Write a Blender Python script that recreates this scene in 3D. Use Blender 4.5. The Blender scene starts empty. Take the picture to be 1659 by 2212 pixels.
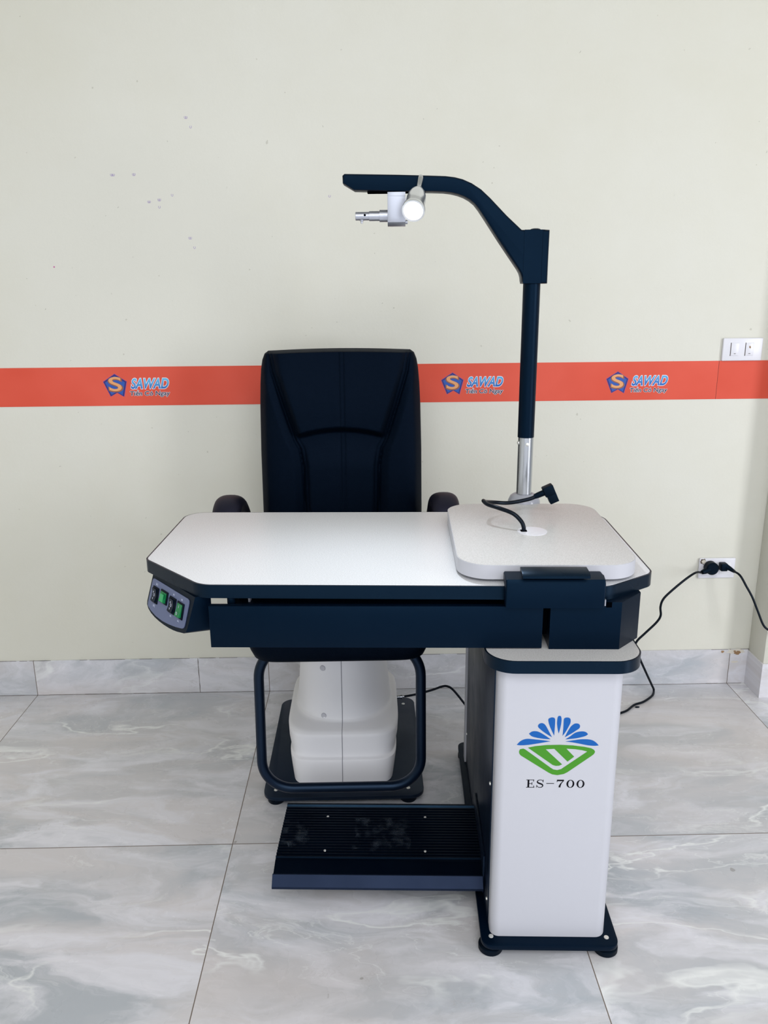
import bpy, bmesh, math, random
from mathutils import Vector, Matrix
PI = math.pi
random.seed(7)
S = bpy.context.scene
C = S.collection

# ------------------------------------------------------------------ camera, world, lights, exposure
YAW, PITCH, ROLL, FPX, CAMZ = 0.0179948439, 0.270287597, -0.00877451787, 1730.39431, 1.34
cy_, sy_, cp_, sp_ = math.cos(YAW), math.sin(YAW), math.cos(PITCH), math.sin(PITCH)
fwd = Vector((sy_*cp_, cy_*cp_, -sp_)); rgt = Vector((cy_, -sy_, 0)); up = rgt.cross(fwd)
c_, s_ = math.cos(ROLL), math.sin(ROLL)
r2 = rgt*c_ + up*s_; u2 = -rgt*s_ + up*c_
cam = bpy.data.cameras.new('camera'); co = bpy.data.objects.new('camera', cam); C.objects.link(co)
mw = Matrix((r2, u2, -fwd)).transposed().to_4x4(); mw.translation = Vector((0, 0, CAMZ)); co.matrix_world = mw
cam.sensor_fit = 'HORIZONTAL'; cam.sensor_width = 36.0; cam.lens = FPX/1659*36.0
cam.clip_start = .02; cam.clip_end = 60
S.camera = co
S.view_settings.view_transform = 'Standard'; S.view_settings.look = 'None'
S.view_settings.gamma = 1; S.view_settings.use_curve_mapping = False
S.view_settings.exposure = 0.12

W_ = bpy.data.worlds.new('daylight'); S.world = W_; W_.use_nodes = True
bg = W_.node_tree.nodes['Background']; bg.inputs[0].default_value = (0.86, 0.93, 1.0, 1); bg.inputs[1].default_value = 0.32

def area(name, loc, target, sx, sy, power, col):
    l = bpy.data.lights.new(name, 'AREA'); l.shape = 'RECTANGLE'; l.size = sx; l.size_y = sy; l.energy = power; l.color = col
    o = bpy.data.objects.new(name, l); C.objects.link(o); o.location = loc
    o.rotation_euler = (Vector(target)-Vector(loc)).to_track_quat('-Z', 'Y').to_euler()
    return o
area('window_daylight', (3.9, -1.1, 1.5), (0.3, 2.2, 0.8), 0.9, 2.2, 76, (0.95, 0.96, 1.0))
area('shopfront_daylight', (0.2, -2.9, 1.75), (0.1, 2.5, 0.9), 4.6, 2.6, 66, (0.92, 0.95, 1.0))
area('ceiling_light', (0.1, -1.2, 3.02), (0.1, -1.2, 0), 2.4, 1.6, 64, (0.97, 0.97, 1.0))

# ------------------------------------------------------------------ helpers
def lin(r, g, b):
    f = lambda v: (v/255/12.92) if v/255 <= .04045 else ((v/255+.055)/1.055)**2.4
    return (f(r), f(g), f(b), 1)

def mat(name, col, rough=.5, metal=0, spec=.5, coat=0, emit=None, estr=0):
    m = bpy.data.materials.new(name); m.use_nodes = True
    b = m.node_tree.nodes['Principled BSDF']
    b.inputs['Base Color'].default_value = col if len(col) == 4 else (*col, 1)
    b.inputs['Roughness'].default_value = rough; b.inputs['Metallic'].default_value = metal
    b.inputs['Specular IOR Level'].default_value = spec; b.inputs['Coat Weight'].default_value = coat
    if emit: b.inputs['Emission Color'].default_value = emit; b.inputs['Emission Strength'].default_value = estr
    return m

class N:
    def __init__(s, m): s.t = m.node_tree; s.m = m; s.b = s.t.nodes['Principled BSDF']
    def new(s, k, **kw):
        n = s.t.nodes.new(k)
        for a, v in kw.items():
            if isinstance(getattr(n, a, None), bpy.types.bpy_prop_collection): continue
            setattr(n, a, v)
        return n
    def link(s, a, b): s.t.links.new(a, b)
    def put(s, sock, v):
        if isinstance(v, bpy.types.NodeSocket): s.link(v, sock)
        else: sock.default_value = v
    def math(s, op, a, b=0.0, clamp=False):
        n = s.new('ShaderNodeMath'); n.operation = op; n.use_clamp = clamp; s.put(n.inputs[0], a); s.put(n.inputs[1], b); return n.outputs[0]
    def vmath(s, op, a, b):
        n = s.new('ShaderNodeVectorMath'); n.operation = op; s.put(n.inputs[0], a)
        s.put(n.inputs['Scale'] if op == 'SCALE' else n.inputs[1], b); return n.outputs[0]
    def noise(s, vec, scale, detail=3, rough=.5, dist=0.0):
        n = s.new('ShaderNodeTexNoise'); s.link(vec, n.inputs['Vector']); n.inputs['Scale'].default_value = scale
        n.inputs['Detail'].default_value = detail; n.inputs['Roughness'].default_value = rough; n.inputs['Distortion'].default_value = dist
        return n.outputs['Fac']
    def rng(s, v, a, b, c, d):
        n = s.new('ShaderNodeMapRange'); s.put(n.inputs[0], v)
        for i, x in enumerate((a, b, c, d)): n.inputs[i+1].default_value = x
        return n.outputs[0]
    def mix(s, f, a, b):
        n = s.new('ShaderNodeMix'); n.data_type = 'RGBA'; s.put(n.inputs[0], f); s.put(n.inputs[6], a); s.put(n.inputs[7], b); return n.outputs[2]
    def obj(s): return s.new('ShaderNodeTexCoord').outputs['Object']
    def bump(s, h, strength, dist=.001):
        n = s.new('ShaderNodeBump'); s.link(h, n.inputs['Height']); n.inputs['Strength'].default_value = strength; n.inputs['Distance'].default_value = dist
        s.link(n.outputs[0], s.b.inputs['Normal'])

def add_noise_bump(m, scale, strength, dist=.001, colvar=0):
    n = N(m); v = n.obj(); h = n.noise(v, scale, 3); n.bump(h, strength, dist)
    return m

# paint on the walls
def wall_paint(name, col, col2):
    m = mat(name, col, .62, spec=.3); n = N(m); v = n.obj()
    a = n.noise(v, .7, 3, .5); b = n.noise(v, 6, 4, .6)
    f = n.math('ADD', n.math('MULTIPLY', a, .75), n.math('MULTIPLY', b, .25))
    f = n.rng(f, .38, .62, 0, 1)
    c = n.mix(f, col, col2)
    sp = n.rng(n.noise(v, 55, 2, .4), .762, .785, 0, 1)
    c = n.mix(n.math('MULTIPLY', sp, .35), c, lin(150, 146, 132))
    n.link(c, n.b.inputs['Base Color'])
    h = n.math('ADD', n.math('MULTIPLY', n.noise(v, 110, 4, .6), .6), n.noise(v, 14, 3, .5))
    n.bump(h, .22, .0025)
    return m
M_WALL = wall_paint('wall paint', (.668, .656, .574, 1), (.700, .694, .630, 1))

TX0, TY0, T = -1.15712, 2.52672, .8
def marble(name, horiz=True):
    m = mat(name, (.6, .6, .6, 1), .2, spec=.5); n = N(m); v = n.obj()
    sep = n.new('ShaderNodeSeparateXYZ'); n.link(v, sep.inputs[0])
    x = sep.outputs[0]; y = sep.outputs[1] if horiz else sep.outputs[2]
    ix = n.math('DIVIDE', n.math('SUBTRACT', x, TX0), T); iy = n.math('DIVIDE', n.math('SUBTRACT', sep.outputs[1], TY0), T) if horiz else 0.0
    comb = n.new('ShaderNodeCombineXYZ'); n.link(n.math('FLOOR', ix), comb.inputs[0])
    if horiz: n.link(n.math('FLOOR', iy), comb.inputs[1])
    wn = n.new('ShaderNodeTexWhiteNoise'); wn.noise_dimensions = '3D'; n.link(comb.outputs[0], wn.inputs['Vector'])
    base = n.new('ShaderNodeCombineXYZ'); n.link(x, base.inputs[0]); n.link(y, base.inputs[1])
    off = n.vmath('SCALE', wn.outputs['Color'], 9.0)
    p = n.vmath('ADD', base.outputs[0], off)
    mp = n.new('ShaderNodeMapping'); n.link(p, mp.inputs[0])
    mp.inputs['Rotation'].default_value = (0, 0, math.radians(22 if horiz else -50)); mp.inputs['Scale'].default_value = (1, 2.7, 1)
    q = mp.outputs[0]
    w1 = n.new('ShaderNodeTexNoise'); n.link(q, w1.inputs['Vector']); w1.inputs['Scale'].default_value = 1.6; w1.inputs['Detail'].default_value = 5
    d = n.vmath('SCALE', n.vmath('SUBTRACT', w1.outputs['Color'], (.5, .5, .5)), .8)
    q2 = n.vmath('ADD', q, d)
    a = n.noise(q2, 1.3, 6, .55, .6)
    b = n.noise(q2, 3.1, 7, .62, .8)
    cA = n.mix(n.rng(a, .38, .60, 0, 1), (.430, .460, .500, 1), (.620, .600, .615, 1))
    cB = n.mix(n.rng(b, .45, .66, 0, 1), cA, (.720, .720, .775, 1))
    warm = n.rng(n.noise(q, 1.1, 2, .5), .55, .72, 0, .55)
    cB = n.mix(warm, cB, (.610, .565, .555, 1))
    e1 = n.math('ABSOLUTE', n.math('SUBTRACT', n.noise(q2, 1.15, 5, .5, .5), .5))
    v1 = n.rng(e1, 0, .014, 1, 0)
    e2 = n.math('ABSOLUTE', n.math('SUBTRACT', n.noise(q2, 3.0, 6, .55, .9), .46))
    v2 = n.math('MULTIPLY', n.rng(e2, 0, .012, 1, 0), .55)
    msk = n.rng(n.noise(q, 2.3, 3, .5), .42, .62, 0, 1)
    vv = n.math('MULTIPLY', n.math('MAXIMUM', v1, v2), msk)
    col = n.mix(n.math('MULTIPLY', vv, .8), cB, (.84, .86, .86, 1))
    e3 = n.math('ABSOLUTE', n.math('SUBTRACT', n.noise(q2, 4.4, 5, .6, 1.1), .56))
    v3 = n.math('MULTIPLY', n.rng(e3, 0, .008, .35, 0), n.rng(n.noise(q, 1.7, 2, .5), .5, .66, 0, 1))
    col = n.mix(v3, col, (.36, .33, .32, 1))
    # joints
    def line(i, w):
        fr = n.math('SUBTRACT', i, n.math('ROUND', i)); return n.math('LESS_THAN', n.math('ABSOLUTE', fr), w/2/T)
    g = line(ix, .0022)
    if horiz: g = n.math('MAXIMUM', g, line(iy, .0024))
    sp = n.rng(n.noise(v, 24, 2, .4), .775, .79, 0, .5)
    col = n.mix(sp, col, (.2, .18, .16, 1))
    col = n.mix(g, col, lin(112, 100, 92))
    n.link(col, n.b.inputs['Base Color'])
    rg = n.rng(n.noise(v, 5, 4, .6), .3, .7, .20, .34); n.link(n.math('ADD', rg, n.math('MULTIPLY', g, .5)), n.b.inputs['Roughness'])
    return m
M_FLOOR = marble('grey veined floor tile', True)
M_SKIRT = marble('grey veined skirting tile', False)
M_SKIRT.node_tree.nodes['Principled BSDF'].inputs['Roughness'].default_value = .35

def painted(name, col, rough, tint=None, spec=.5):
    m = mat(name, col, rough, spec=spec); n = N(m); v = n.obj()
    if tint: n.b.inputs['Specular Tint'].default_value = tint
    r = n.noise(v, 9, 3, .6); n.link(n.rng(r, .3, .7, rough-.05, rough+.07), n.b.inputs['Roughness'])
    return m
BT = (.24, .56, 1, 1)
M_BLACK = painted('black powder coat', (.0004, .0034, .0105, 1), .40, tint=BT, spec=.18)
M_BLACK2 = painted('black edge band', (.0008, .0036, .009, 1), .28, tint=BT, spec=.32)
M_DEEP = painted('matt black steel', (.0012, .0036, .011, 1), .40, tint=(.36, .60, 1, 1), spec=.45)
M_WHITE = painted('white powder coat', (.500, .506, .555, 1), .38)
M_PLATE = painted('white switch plastic', (.74, .74, .80, 1), .3)
M_PLAST = painted('off white plastic', (.80, .80, .84, 1), .45)
M_GREYP = painted('pale grey plastic', (.33, .34, .39, 1), .25)
M_RUBBER = painted('black rubber', (.0012, .0022, .005, 1), .5, tint=BT, spec=.2)
M_CORD = painted('black cord', (.0012, .0020, .004, 1), .3, tint=(.6, .75, 1, 1), spec=.25)
M_HOLE_SHADE = mat('dark hole and shade', lin(2, 3, 6), .9, spec=0)  # near-black for holes, and for shade painted into gaps
M_BOLT = mat('zinc bolt', (.75, .75, .73, 1), .35, .6)
M_CHROME = mat('brushed steel', (.55, .57, .61, 1), .27, 1)
M_ALU = mat('satin aluminium', (.47, .49, .56, 1), .35, .8)
M_LAMP = mat('polished lamp metal', (.80, .82, .86, 1), .24, .85)
M_LENS = mat('lit lamp lens', (1, 1, 1, 1), .3, emit=(.93, .97, 1, 1), estr=4.0)

def speckle(name, c1, c2, rough):
    m = mat(name, c1, rough); n = N(m); v = n.obj()
    f = n.rng(n.noise(v, 420, 2, .6), .40, .60, 0, 1)
    n.link(n.mix(f, c1, c2), n.b.inputs['Base Color']); n.bump(n.noise(v, 500, 2, .5), .10, .0005)
    return m
M_LAM = speckle('speckled white laminate', (.63, .64, .665, 1), (.745, .755, .79, 1), .33)
M_PAD = speckle('speckled pale laminate', (.50, .495, .495, 1), (.60, .595, .60, 1), .36)

def leather():
    m = mat('black leatherette', (.0004, .0018, .0050, 1), .58, spec=.12); n = N(m); v = n.obj()
    vo = n.new('ShaderNodeTexVoronoi'); n.link(v, vo.inputs['Vector']); vo.inputs['Scale'].default_value = 420
    h = n.math('ADD', vo.outputs['Distance'], n.math('MULTIPLY', n.noise(v, 25, 4, .6), 1.5)); n.b.inputs['Specular Tint'].default_value = (.30, .52, 1, 1); n.bump(h, .25, .0012)
    return m
M_LEATH = leather()
M_ARMR = painted('black armrest pad', (.004, .004, .008, 1), .5, tint=(.6, .6, 1, 1), spec=.45)

def bm_new(): return bmesh.new()

def finish(bm, sharp=38, smooth=True):
    bmesh.ops.recalc_face_normals(bm, faces=bm.faces)
    bm.normal_update()
    if smooth:
        for f in bm.faces: f.smooth = True
        for e in bm.edges:
            e.smooth = not (len(e.link_faces) == 2 and e.calc_face_angle(0) > math.radians(sharp))

def part(name, bm, m, parent=None, sharp=38, smooth=True, label=None, shift=None):
    if shift is not None: bmesh.ops.translate(bm, verts=bm.verts, vec=-Vector(shift))
    finish(bm, sharp, smooth)
    me = bpy.data.meshes.new(name); bm.to_mesh(me); bm.free()
    for k in (m if isinstance(m, list) else [m]): me.materials.append(k)
    o = bpy.data.objects.new(name, me); C.objects.link(o)
    if parent is not None: o.parent = parent
    if label: o['label'] = label
    return o

def tag(o, label, cat, group=None):
    o['label'] = label; o['category'] = cat
    if group: o['group'] = group
    return o
def thing(name, label, cat, loc=(0, 0, 0), rz=0, group=None):
    o = bpy.data.objects.new(name, None); C.objects.link(o); o.location = loc; o.rotation_euler = (0, 0, rz)
    o.empty_display_size = .1
    return tag(o, label, cat, group)
def struct(name, bm, m, **k):
    o = part(name, bm, m, **k); o['kind'] = 'structure'; return o

def box(bm, x0, x1, y0, y1, z0, z1, bev=0, seg=2):
    vs = [bm.verts.new((x, y, z)) for x in (x0, x1) for y in (y0, y1) for z in (z0, z1)]
    idx = [(0, 1, 3, 2), (4, 6, 7, 5), (0, 4, 5, 1), (2, 3, 7, 6), (0, 2, 6, 4), (1, 5, 7, 3)]
    fs = [bm.faces.new([vs[i] for i in q]) for q in idx]
    if bev:
        es = list({e for f in fs for e in f.edges})
        bmesh.ops.bevel(bm, geom=es, offset=bev, segments=seg, profile=.5, affect='EDGES')
    return bm
def bx(*a, **k): return box(bm_new(), *a, **k)

def rpoly(pts, seg=8):
    """pts: (x, y, r) corners -> rounded outline"""
    out = []; n = len(pts)
    for i in range(n):
        p = Vector(pts[i][:2]); a = Vector(pts[i-1][:2]); b = Vector(pts[(i+1) % n][:2]); r = pts[i][2]
        if r <= 0: out.append(tuple(p)); continue
        u = (a-p).normalized(); v = (b-p).normalized(); ang = u.angle(v)
        t = min(r/math.tan(ang/2), (a-p).length*.49, (b-p).length*.49); r = t*math.tan(ang/2)
        c = p+(u+v).normalized()*(r/math.sin(ang/2))
        s = p+u*t-c; e = p+v*t-c
        a0 = math.atan2(s.y, s.x); a1 = math.atan2(e.y, e.x); d = (a1-a0+PI) % (2*PI)-PI
        for k in range(seg+1):
            q = a0+d*k/seg; out.append((c.x+r*math.cos(q), c.y+r*math.sin(q)))
    return out
def rrect(x0, x1, y0, y1, r, seg=8): return rpoly([(x0, y0, r), (x1, y0, r), (x1, y1, r), (x0, y1, r)], seg)

def prism(bm, pts, a, b, bev=0, seg=2, fn=None):
    """outline pts in a plane, extruded from a to b; fn maps (u, v, w) to xyz"""
    fn = fn or (lambda u, v, w: (u, v, w))
    n = len(pts); lo = [bm.verts.new(fn(p[0], p[1], a)) for p in pts]; hi = [bm.verts.new(fn(p[0], p[1], b)) for p in pts]
    f0 = bm.faces.new(lo[::-1]); f1 = bm.faces.new(hi)
    for i in range(n): bm.faces.new((lo[i], lo[(i+1) % n], hi[(i+1) % n], hi[i]))
    if bev:
        bmesh.ops.bevel(bm, geom=list(f0.edges)+list(f1.edges), offset=bev, segments=seg, profile=.5, affect='EDGES')
    return bm
XZ = lambda u, v, w: (u, w, v)
YZ = lambda u, v, w: (w, u, v)

def catmull(P, sub=8, closed=False):
    P = [Vector(p) for p in P]; out = []; n = len(P)
    for i in range(n if closed else n-1):
        p1 = P[i]; p2 = P[(i+1) % n]
        p0 = P[i-1] if (i > 0 or closed) else p1*2-p2
        p3 = P[(i+2) % n] if (i+2 < n or closed) else p2*2-p1
        for k in range(sub):
            t = k/sub
            out.append(.5*((2*p1)+(p2-p0)*t+(2*p0-5*p1+4*p2-p3)*t*t+(3*p1-p0-3*p2+p3)*t**3))
    if not closed: out.append(P[-1])
    return out
def tube(bm, P, r, seg=12, closed=False, rr=None):
    P = [Vector(p) for p in P]; n = len(P); rings = []; nrm = None
    for i in range(n):
        t = (P[(i+1) % n]-P[i-1]) if closed else (P[min(i+1, n-1)]-P[max(i-1, 0)])
        t.normalize()
        if nrm is None:
            nrm = t.orthogonal().normalized()
        nrm = (nrm-t*nrm.dot(t)).normalized(); bn = t.cross(nrm)
        rad = rr[i] if rr else r
        rings.append([bm.verts.new(P[i]+(nrm*math.cos(2*PI*k/seg)+bn*math.sin(2*PI*k/seg))*rad) for k in range(seg)])
    for i in range(n if closed else n-1):
        A, B = rings[i], rings[(i+1) % n]
        off = 0
        if closed and i == n-1:
            off = min(range(seg), key=lambda o: (A[0].co-B[o].co).length)
        for k in range(seg): bm.faces.new((A[k], A[(k+1) % seg], B[(k+1+off) % seg], B[(k+off) % seg]))
    if not closed: bm.faces.new(rings[0][::-1]); bm.faces.new(rings[-1])
    return bm
def lathe(bm, prof, base, axis, seg=32):
    """prof: (radius, distance along axis)"""
    base = Vector(base); axis = Vector(axis).normalized(); a = axis.orthogonal().normalized(); b = axis.cross(a); rings = []
    for r, h in prof:
        if r < 1e-6: rings.append([bm.verts.new(base+axis*h)])
        else: rings.append([bm.verts.new(base+axis*h+(a*math.cos(2*PI*k/seg)+b*math.sin(2*PI*k/seg))*r) for k in range(seg)])
    for A, B in zip(rings, rings[1:]):
        for k in range(seg):
            q = [A[k % len(A)], A[(k+1) % len(A)], B[(k+1) % len(B)], B[k % len(B)]]
            q = list(dict.fromkeys(q))
            if len(q) > 2: bm.faces.new(q)
    for R in (rings[0], rings[-1]):
        if len(R) > 1: bm.faces.new(R)
    return bm
def cyl(bm, c, axis, r, h, seg=24, bev=.0): 
    if bev: return lathe(bm, [(0, 0), (r-bev, 0), (r, bev), (r, h-bev), (r-bev, h), (0, h)], c, axis, seg)
    return lathe(bm, [(0, 0), (r, 0), (r, h), (0, h)], c, axis, seg)
def loft(bm, rings, cap=True):
    R = [[bm.verts.new(p) for p in r] for r in rings]; n = len(R[0])
    for A, B in zip(R, R[1:]):
        for k in range(n): bm.faces.new((A[k], A[(k+1) % n], B[(k+1) % n], B[k]))
    if cap: bm.faces.new(R[0][::-1]); bm.faces.new(R[-1])
    return bm
def sellipse(cx, cy, hx, hy, n, z, seg=72):
    out = []
    for k in range(seg):
        a = 2*PI*k/seg; c, s = math.cos(a), math.sin(a)
        out.append((cx+hx*math.copysign(abs(c)**(2/n), c), cy+hy*math.copysign(abs(s)**(2/n), s), z))
    return out
def interp(x, tab):
    if x <= tab[0][0]: return tab[0][1]
    for (a, b), (c, d) in zip(tab, tab[1:]):
        if x <= c: return b+(d-b)*(x-a)/(c-a)
    return tab[-1][1]
def sm(x): x = max(0, min(1, x)); return x*x*(3-2*x)

def ribbon(bm, P, w, fn, depth, closed=False):
    """flat stroke of width w (number or list) along 2D points, extruded to a thin solid"""
    n = len(P); L = []; R = []
    for i in range(n):
        a = Vector(P[i-1] if (i > 0 or closed) else P[i]); b = Vector(P[(i+1) % n] if (i < n-1 or closed) else P[i])
        t = (b-a).normalized(); nn = Vector((-t.y, t.x)); ww = (w[i] if isinstance(w, list) else w)/2
        p = Vector(P[i]); L.append(p+nn*ww); R.append(p-nn*ww)
    lo = [[bm.verts.new(fn(q.x, q.y, d)) for q in s] for d in (0, depth) for s in (L, R)]
    la, ra, lb, rb = lo
    m = n if closed else n-1
    for i in range(m):
        j = (i+1) % n
        for q in ((lb[i], lb[j], rb[j], rb[i]), (la[i], ra[i], ra[j], la[j]), (la[i], la[j], lb[j], lb[i]), (ra[i], rb[i], rb[j], ra[j])): bm.faces.new(q)
    if not closed:
        bm.faces.new((la[0], lb[0], rb[0], ra[0])); bm.faces.new((la[-1], ra[-1], rb[-1], lb[-1]))
    return bm

def text_bm(body, x0, x1, z0, z1, y, depth, offset=0.0, shear=0.0, grow=0.0, bold=0.0, fat=0.0):
    """lettering fitted to a box in the XZ plane, standing proud of y towards -y"""
    cu = bpy.data.curves.new('t', 'FONT'); cu.body = body; cu.size = 1; cu.shear = shear
    cu.resolution_u = 6; cu.space_character = 1.0
    ob = bpy.data.objects.new('t', cu); C.objects.link(ob)
    def mesh(off):
        cu.offset = off
        dg = bpy.context.evaluated_depsgraph_get(); dg.update()
        return bpy.data.meshes.new_from_object(ob.evaluated_get(dg))
    ref = mesh(bold); xs = [v.co.x for v in ref.vertices]; ys = [v.co.y for v in ref.vertices]
    ax, bx_, ay, by = min(xs), max(xs), min(ys), max(ys)
    me = mesh(bold+grow) if grow else ref
    sx = (x1-x0)/(bx_-ax); sz = (z1-z0)/(by-ay)
    bm = bm_new(); bm.from_mesh(me)
    for v in bm.verts: v.co = Vector((x0+(v.co.x-ax)*sx, y, z0+(v.co.y-ay)*sz))
    bmesh.ops.remove_doubles(bm, verts=bm.verts, dist=1e-7)
    seen = set(); isl = 0
    for v in list(bm.verts):
        if v in seen: continue
        st = [v]; seen.add(v); grp = []
        while st:
            q = st.pop(); grp.append(q)
            for e in q.link_edges:
                o2 = e.other_vert(q)
                if o2 not in seen: seen.add(o2); st.append(o2)
        for q in grp: q.co.y = y-depth-.00003*(isl % 4)
        isl += 1
    bpy.data.objects.remove(ob); bpy.data.curves.remove(cu)
    if fat:
        src = bpy.data.meshes.new('t'); bm.to_mesh(src)
        for k in range(12):
            n0 = len(bm.verts); bm.from_mesh(src); bm.verts.ensure_lookup_table()
            for v in bm.verts[n0:]: v.co += Vector((fat*math.cos(2*PI*k/12), -.000006*(k+1), fat*math.sin(2*PI*k/12)))
        bpy.data.meshes.remove(src)
    return bm

# ------------------------------------------------------------------ room
WY = 2.5300          # plaster face of the back wall
BY = 2.5245          # face of the skirting tiles
CX, CF = 1.304, 2.416
struct('floor', bx(-2.8, 3.6, -3.2, 2.7, -.12, 0), M_FLOOR)
wall = struct('wall_back', bx(-2.8, 3.6, WY, WY+.18, 0, 3.1), M_WALL)
struct('wall_right', bx(CX+.004, 1.75, CF+.006, WY, 0, 3.1, bev=.003), M_WALL)
struct('wall_left', bx(-2.98, -2.8, -3.2, 2.7, 0, 3.1), M_WALL)
struct('ceiling', bx(-2.98, 3.6, -3.2, 2.7, 3.1, 3.2), M_WALL)
struct('baseboard_back', bx(-2.8, CX+.002, BY, WY, 0, .129, bev=.0008, seg=1), M_SKIRT)
bm = bx(CX, 1.75, CF, CF+.006, 0, .125, bev=.0006, seg=1)
box(bm, CX, CX+.004, CF+.006, BY, 0, .125)
struct('baseboard_right', bm, M_SKIRT)

# grubby joints in the skirting, flaked paint above it, and pen marks on the wall
M_GRIME = mat('grime', lin(88, 78, 70), .9, spec=.1)
bb = bpy.data.objects['baseboard_back']
def joint(x, z0=0, z1=.129, w=.0016):
    P = [(x+random.uniform(-.0008, .0008), z0+(z1-z0)*i/10) for i in range(11)]
    part('tile_joint', ribbon(bm_new(), P, [w*random.uniform(.6, 1.5) for _ in P], lambda u, v, d: (u, BY-.0002+.0002*0-d, v), .0003), M_GRIME, bb)
joint(-.597)
bm = bm_new()
for i in range(120):
    x = -2.7+i*.034; zz = .1293+random.uniform(-.0004, .0006)
    if random.random() < .35: box(bm, x, x+random.uniform(.02, .08), BY-.0002, BY+.001, zz-.0004, zz+.0002)
part('grout_line', bm, M_GRIME, bb)
bm = bm_new()
for i in range(96):
    x = -2.7+i*.0416
    if x < 1.26: box(bm, x, x+.0416, BY-.0010, BY+.001, .0001, random.uniform(.0006, .0014))
part('grout_line', bm, M_GRIME, bb)
M_FLAKE = mat('bare filler', lin(214, 208, 196), .8); M_RUST = mat('flaked brown paint', lin(150, 118, 84), .85)
def blob(cx, cz, rx, rz, y, th, seed, m, name, parent, nn=18):
    rnd = random.Random(seed); P = []
    for k in range(nn):
        a = 2*PI*k/nn; r = rnd.uniform(.65, 1.1); P.append((cx+rx*r*math.cos(a), cz+rz*r*math.sin(a)))
    part(name, prism(bm_new(), P, y, y-th, fn=XZ), m, parent, smooth=False)
blob(1.262, .122, .034, .010, BY, .0009, 3, M_FLAKE, 'paint_flake', bb)
blob(1.268, .116, .012, .008, BY-.0009, .0004, 5, M_RUST, 'paint_flake', bb)
blob(1.258, .123, .005, .003, BY-.0009, .0004, 6, M_RUST, 'paint_flake', bb)
blob(1.216, .121, .006, .005, BY, .0009, 8, M_RUST, 'paint_flake', bb)
blob(1.262, .082, .016, .004, BY, .0007, 9, M_FLAKE, 'paint_flake', bb)

M_PEN = mat('violet pen ink', lin(150, 130, 186), .6); M_PEN2 = mat('magenta pen ink', lin(190, 80, 150), .6)
def scrib(x, z, turns, s=.0042, seed=0):
    rnd = random.Random(seed); P = []
    n = 10*turns
    for k in range(n+1):
        t = k/10; P.append((x+(t-turns/2)*s*.8-s*.45*math.sin(2*PI*t), z+s*.75*math.cos(2*PI*t)+rnd.uniform(-.0003, .0003)))
    part('pen_mark', ribbon(bm_new(), P, .0009, lambda u, v, d: (u, WY-d, v), .0003), M_PEN, wall)
for i, (x, z, t) in enumerate([(-.514, 1.822, 2), (-.502, 1.797, 1), (-.738, 1.670, 3), (-.676, 1.671, 2), (-.638, 1.596, 2), (-.608, 1.601, 2), (-.609, 1.581, 1),
                               (-.569, 1.614, 1), (-.525, 1.494, 2), (-.514, 1.467, 1), (-.107, 1.608, 1)]): scrib(x, z, t, seed=i)
part('pen_mark', prism(bm_new(), rrect(-.939, -.935, 1.413, 1.417, .001), WY, WY-.0004, fn=XZ), M_PEN2, wall)
M_SCUFF = mat('grey scuff', lin(168, 166, 156), .8)
rnd = random.Random(11)
for i in range(34):
    x = rnd.uniform(-1.2, 1.25); z = rnd.uniform(.16, 2.1); a = rnd.uniform(0, PI); l = rnd.uniform(.002, .008)
    if 0.99 < z < 1.12 or 1.09 < x and z < .5 or (x > 1.08 and 1.1 < z < 1.2): continue
    P = [(x, z), (x+l*.5*math.cos(a), z+l*.5*math.sin(a)), (x+l*math.cos(a+.3), z+l*math.sin(a+.3))]
    part('scuff_mark', ribbon(bm_new(), P, [.0005, .0014, .0005], lambda u, v, d: (u, WY-d, v), .0003), M_SCUFF, wall)

# ------------------------------------------------------------------ printed band on the wall
def vinyl():
    m = mat('red orange vinyl', lin(214, 92, 74), .45, spec=.2); n = N(m); v = n.obj()
    f = n.rng(n.noise(v, 3, 3, .5), .35, .65, 0, 1); n.link(n.mix(f, lin(212, 80, 60), lin(222, 92, 74)), n.b.inputs['Base Color']); return m
M_VINYL = vinyl()
M_NAVY = mat('print navy', lin(38, 24, 110), .4); M_BLUE = mat('print royal blue', lin(28, 80, 170), .4)
M_GOLD = mat('print gold', lin(222, 158, 104), .4); M_GOLD2 = mat('print bronze', lin(150, 88, 58), .4)
M_PW = mat('print white', lin(232, 236, 246), .4); M_INK = mat('print dark ink', lin(30, 20, 66), .4)
def grad_blue():
    m = mat('print sky to deep blue', lin(60, 150, 220), .4); n = N(m)
    sep = n.new('ShaderNodeSeparateXYZ'); n.link(n.obj(), sep.inputs[0])
    n.link(n.mix(n.rng(sep.outputs[2], .052, .084, 0, 1), lin(22, 96, 180), lin(104, 186, 232)), n.b.inputs['Base Color']); return m
M_SKY = grad_blue()
BZ0, BZ1 = .997, 1.117
t = thing('wall_banner', 'long red-orange printed band across the wall with three pentagon logos', 'banner', (0, WY, BZ0))
part('band', bx(-2.8, 1.1022, WY-.0012, WY-.00005, BZ0, BZ1), M_VINYL, t, shift=(0, WY, BZ0))
part('seam', bx(1.1021, 1.1031, WY-.0014, WY-.0001, BZ0, BZ1), mat('dark red seam', lin(96, 40, 34), .8), t, shift=(0, WY, BZ0))  # narrow dark red strip along the joint of the two bands
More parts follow.
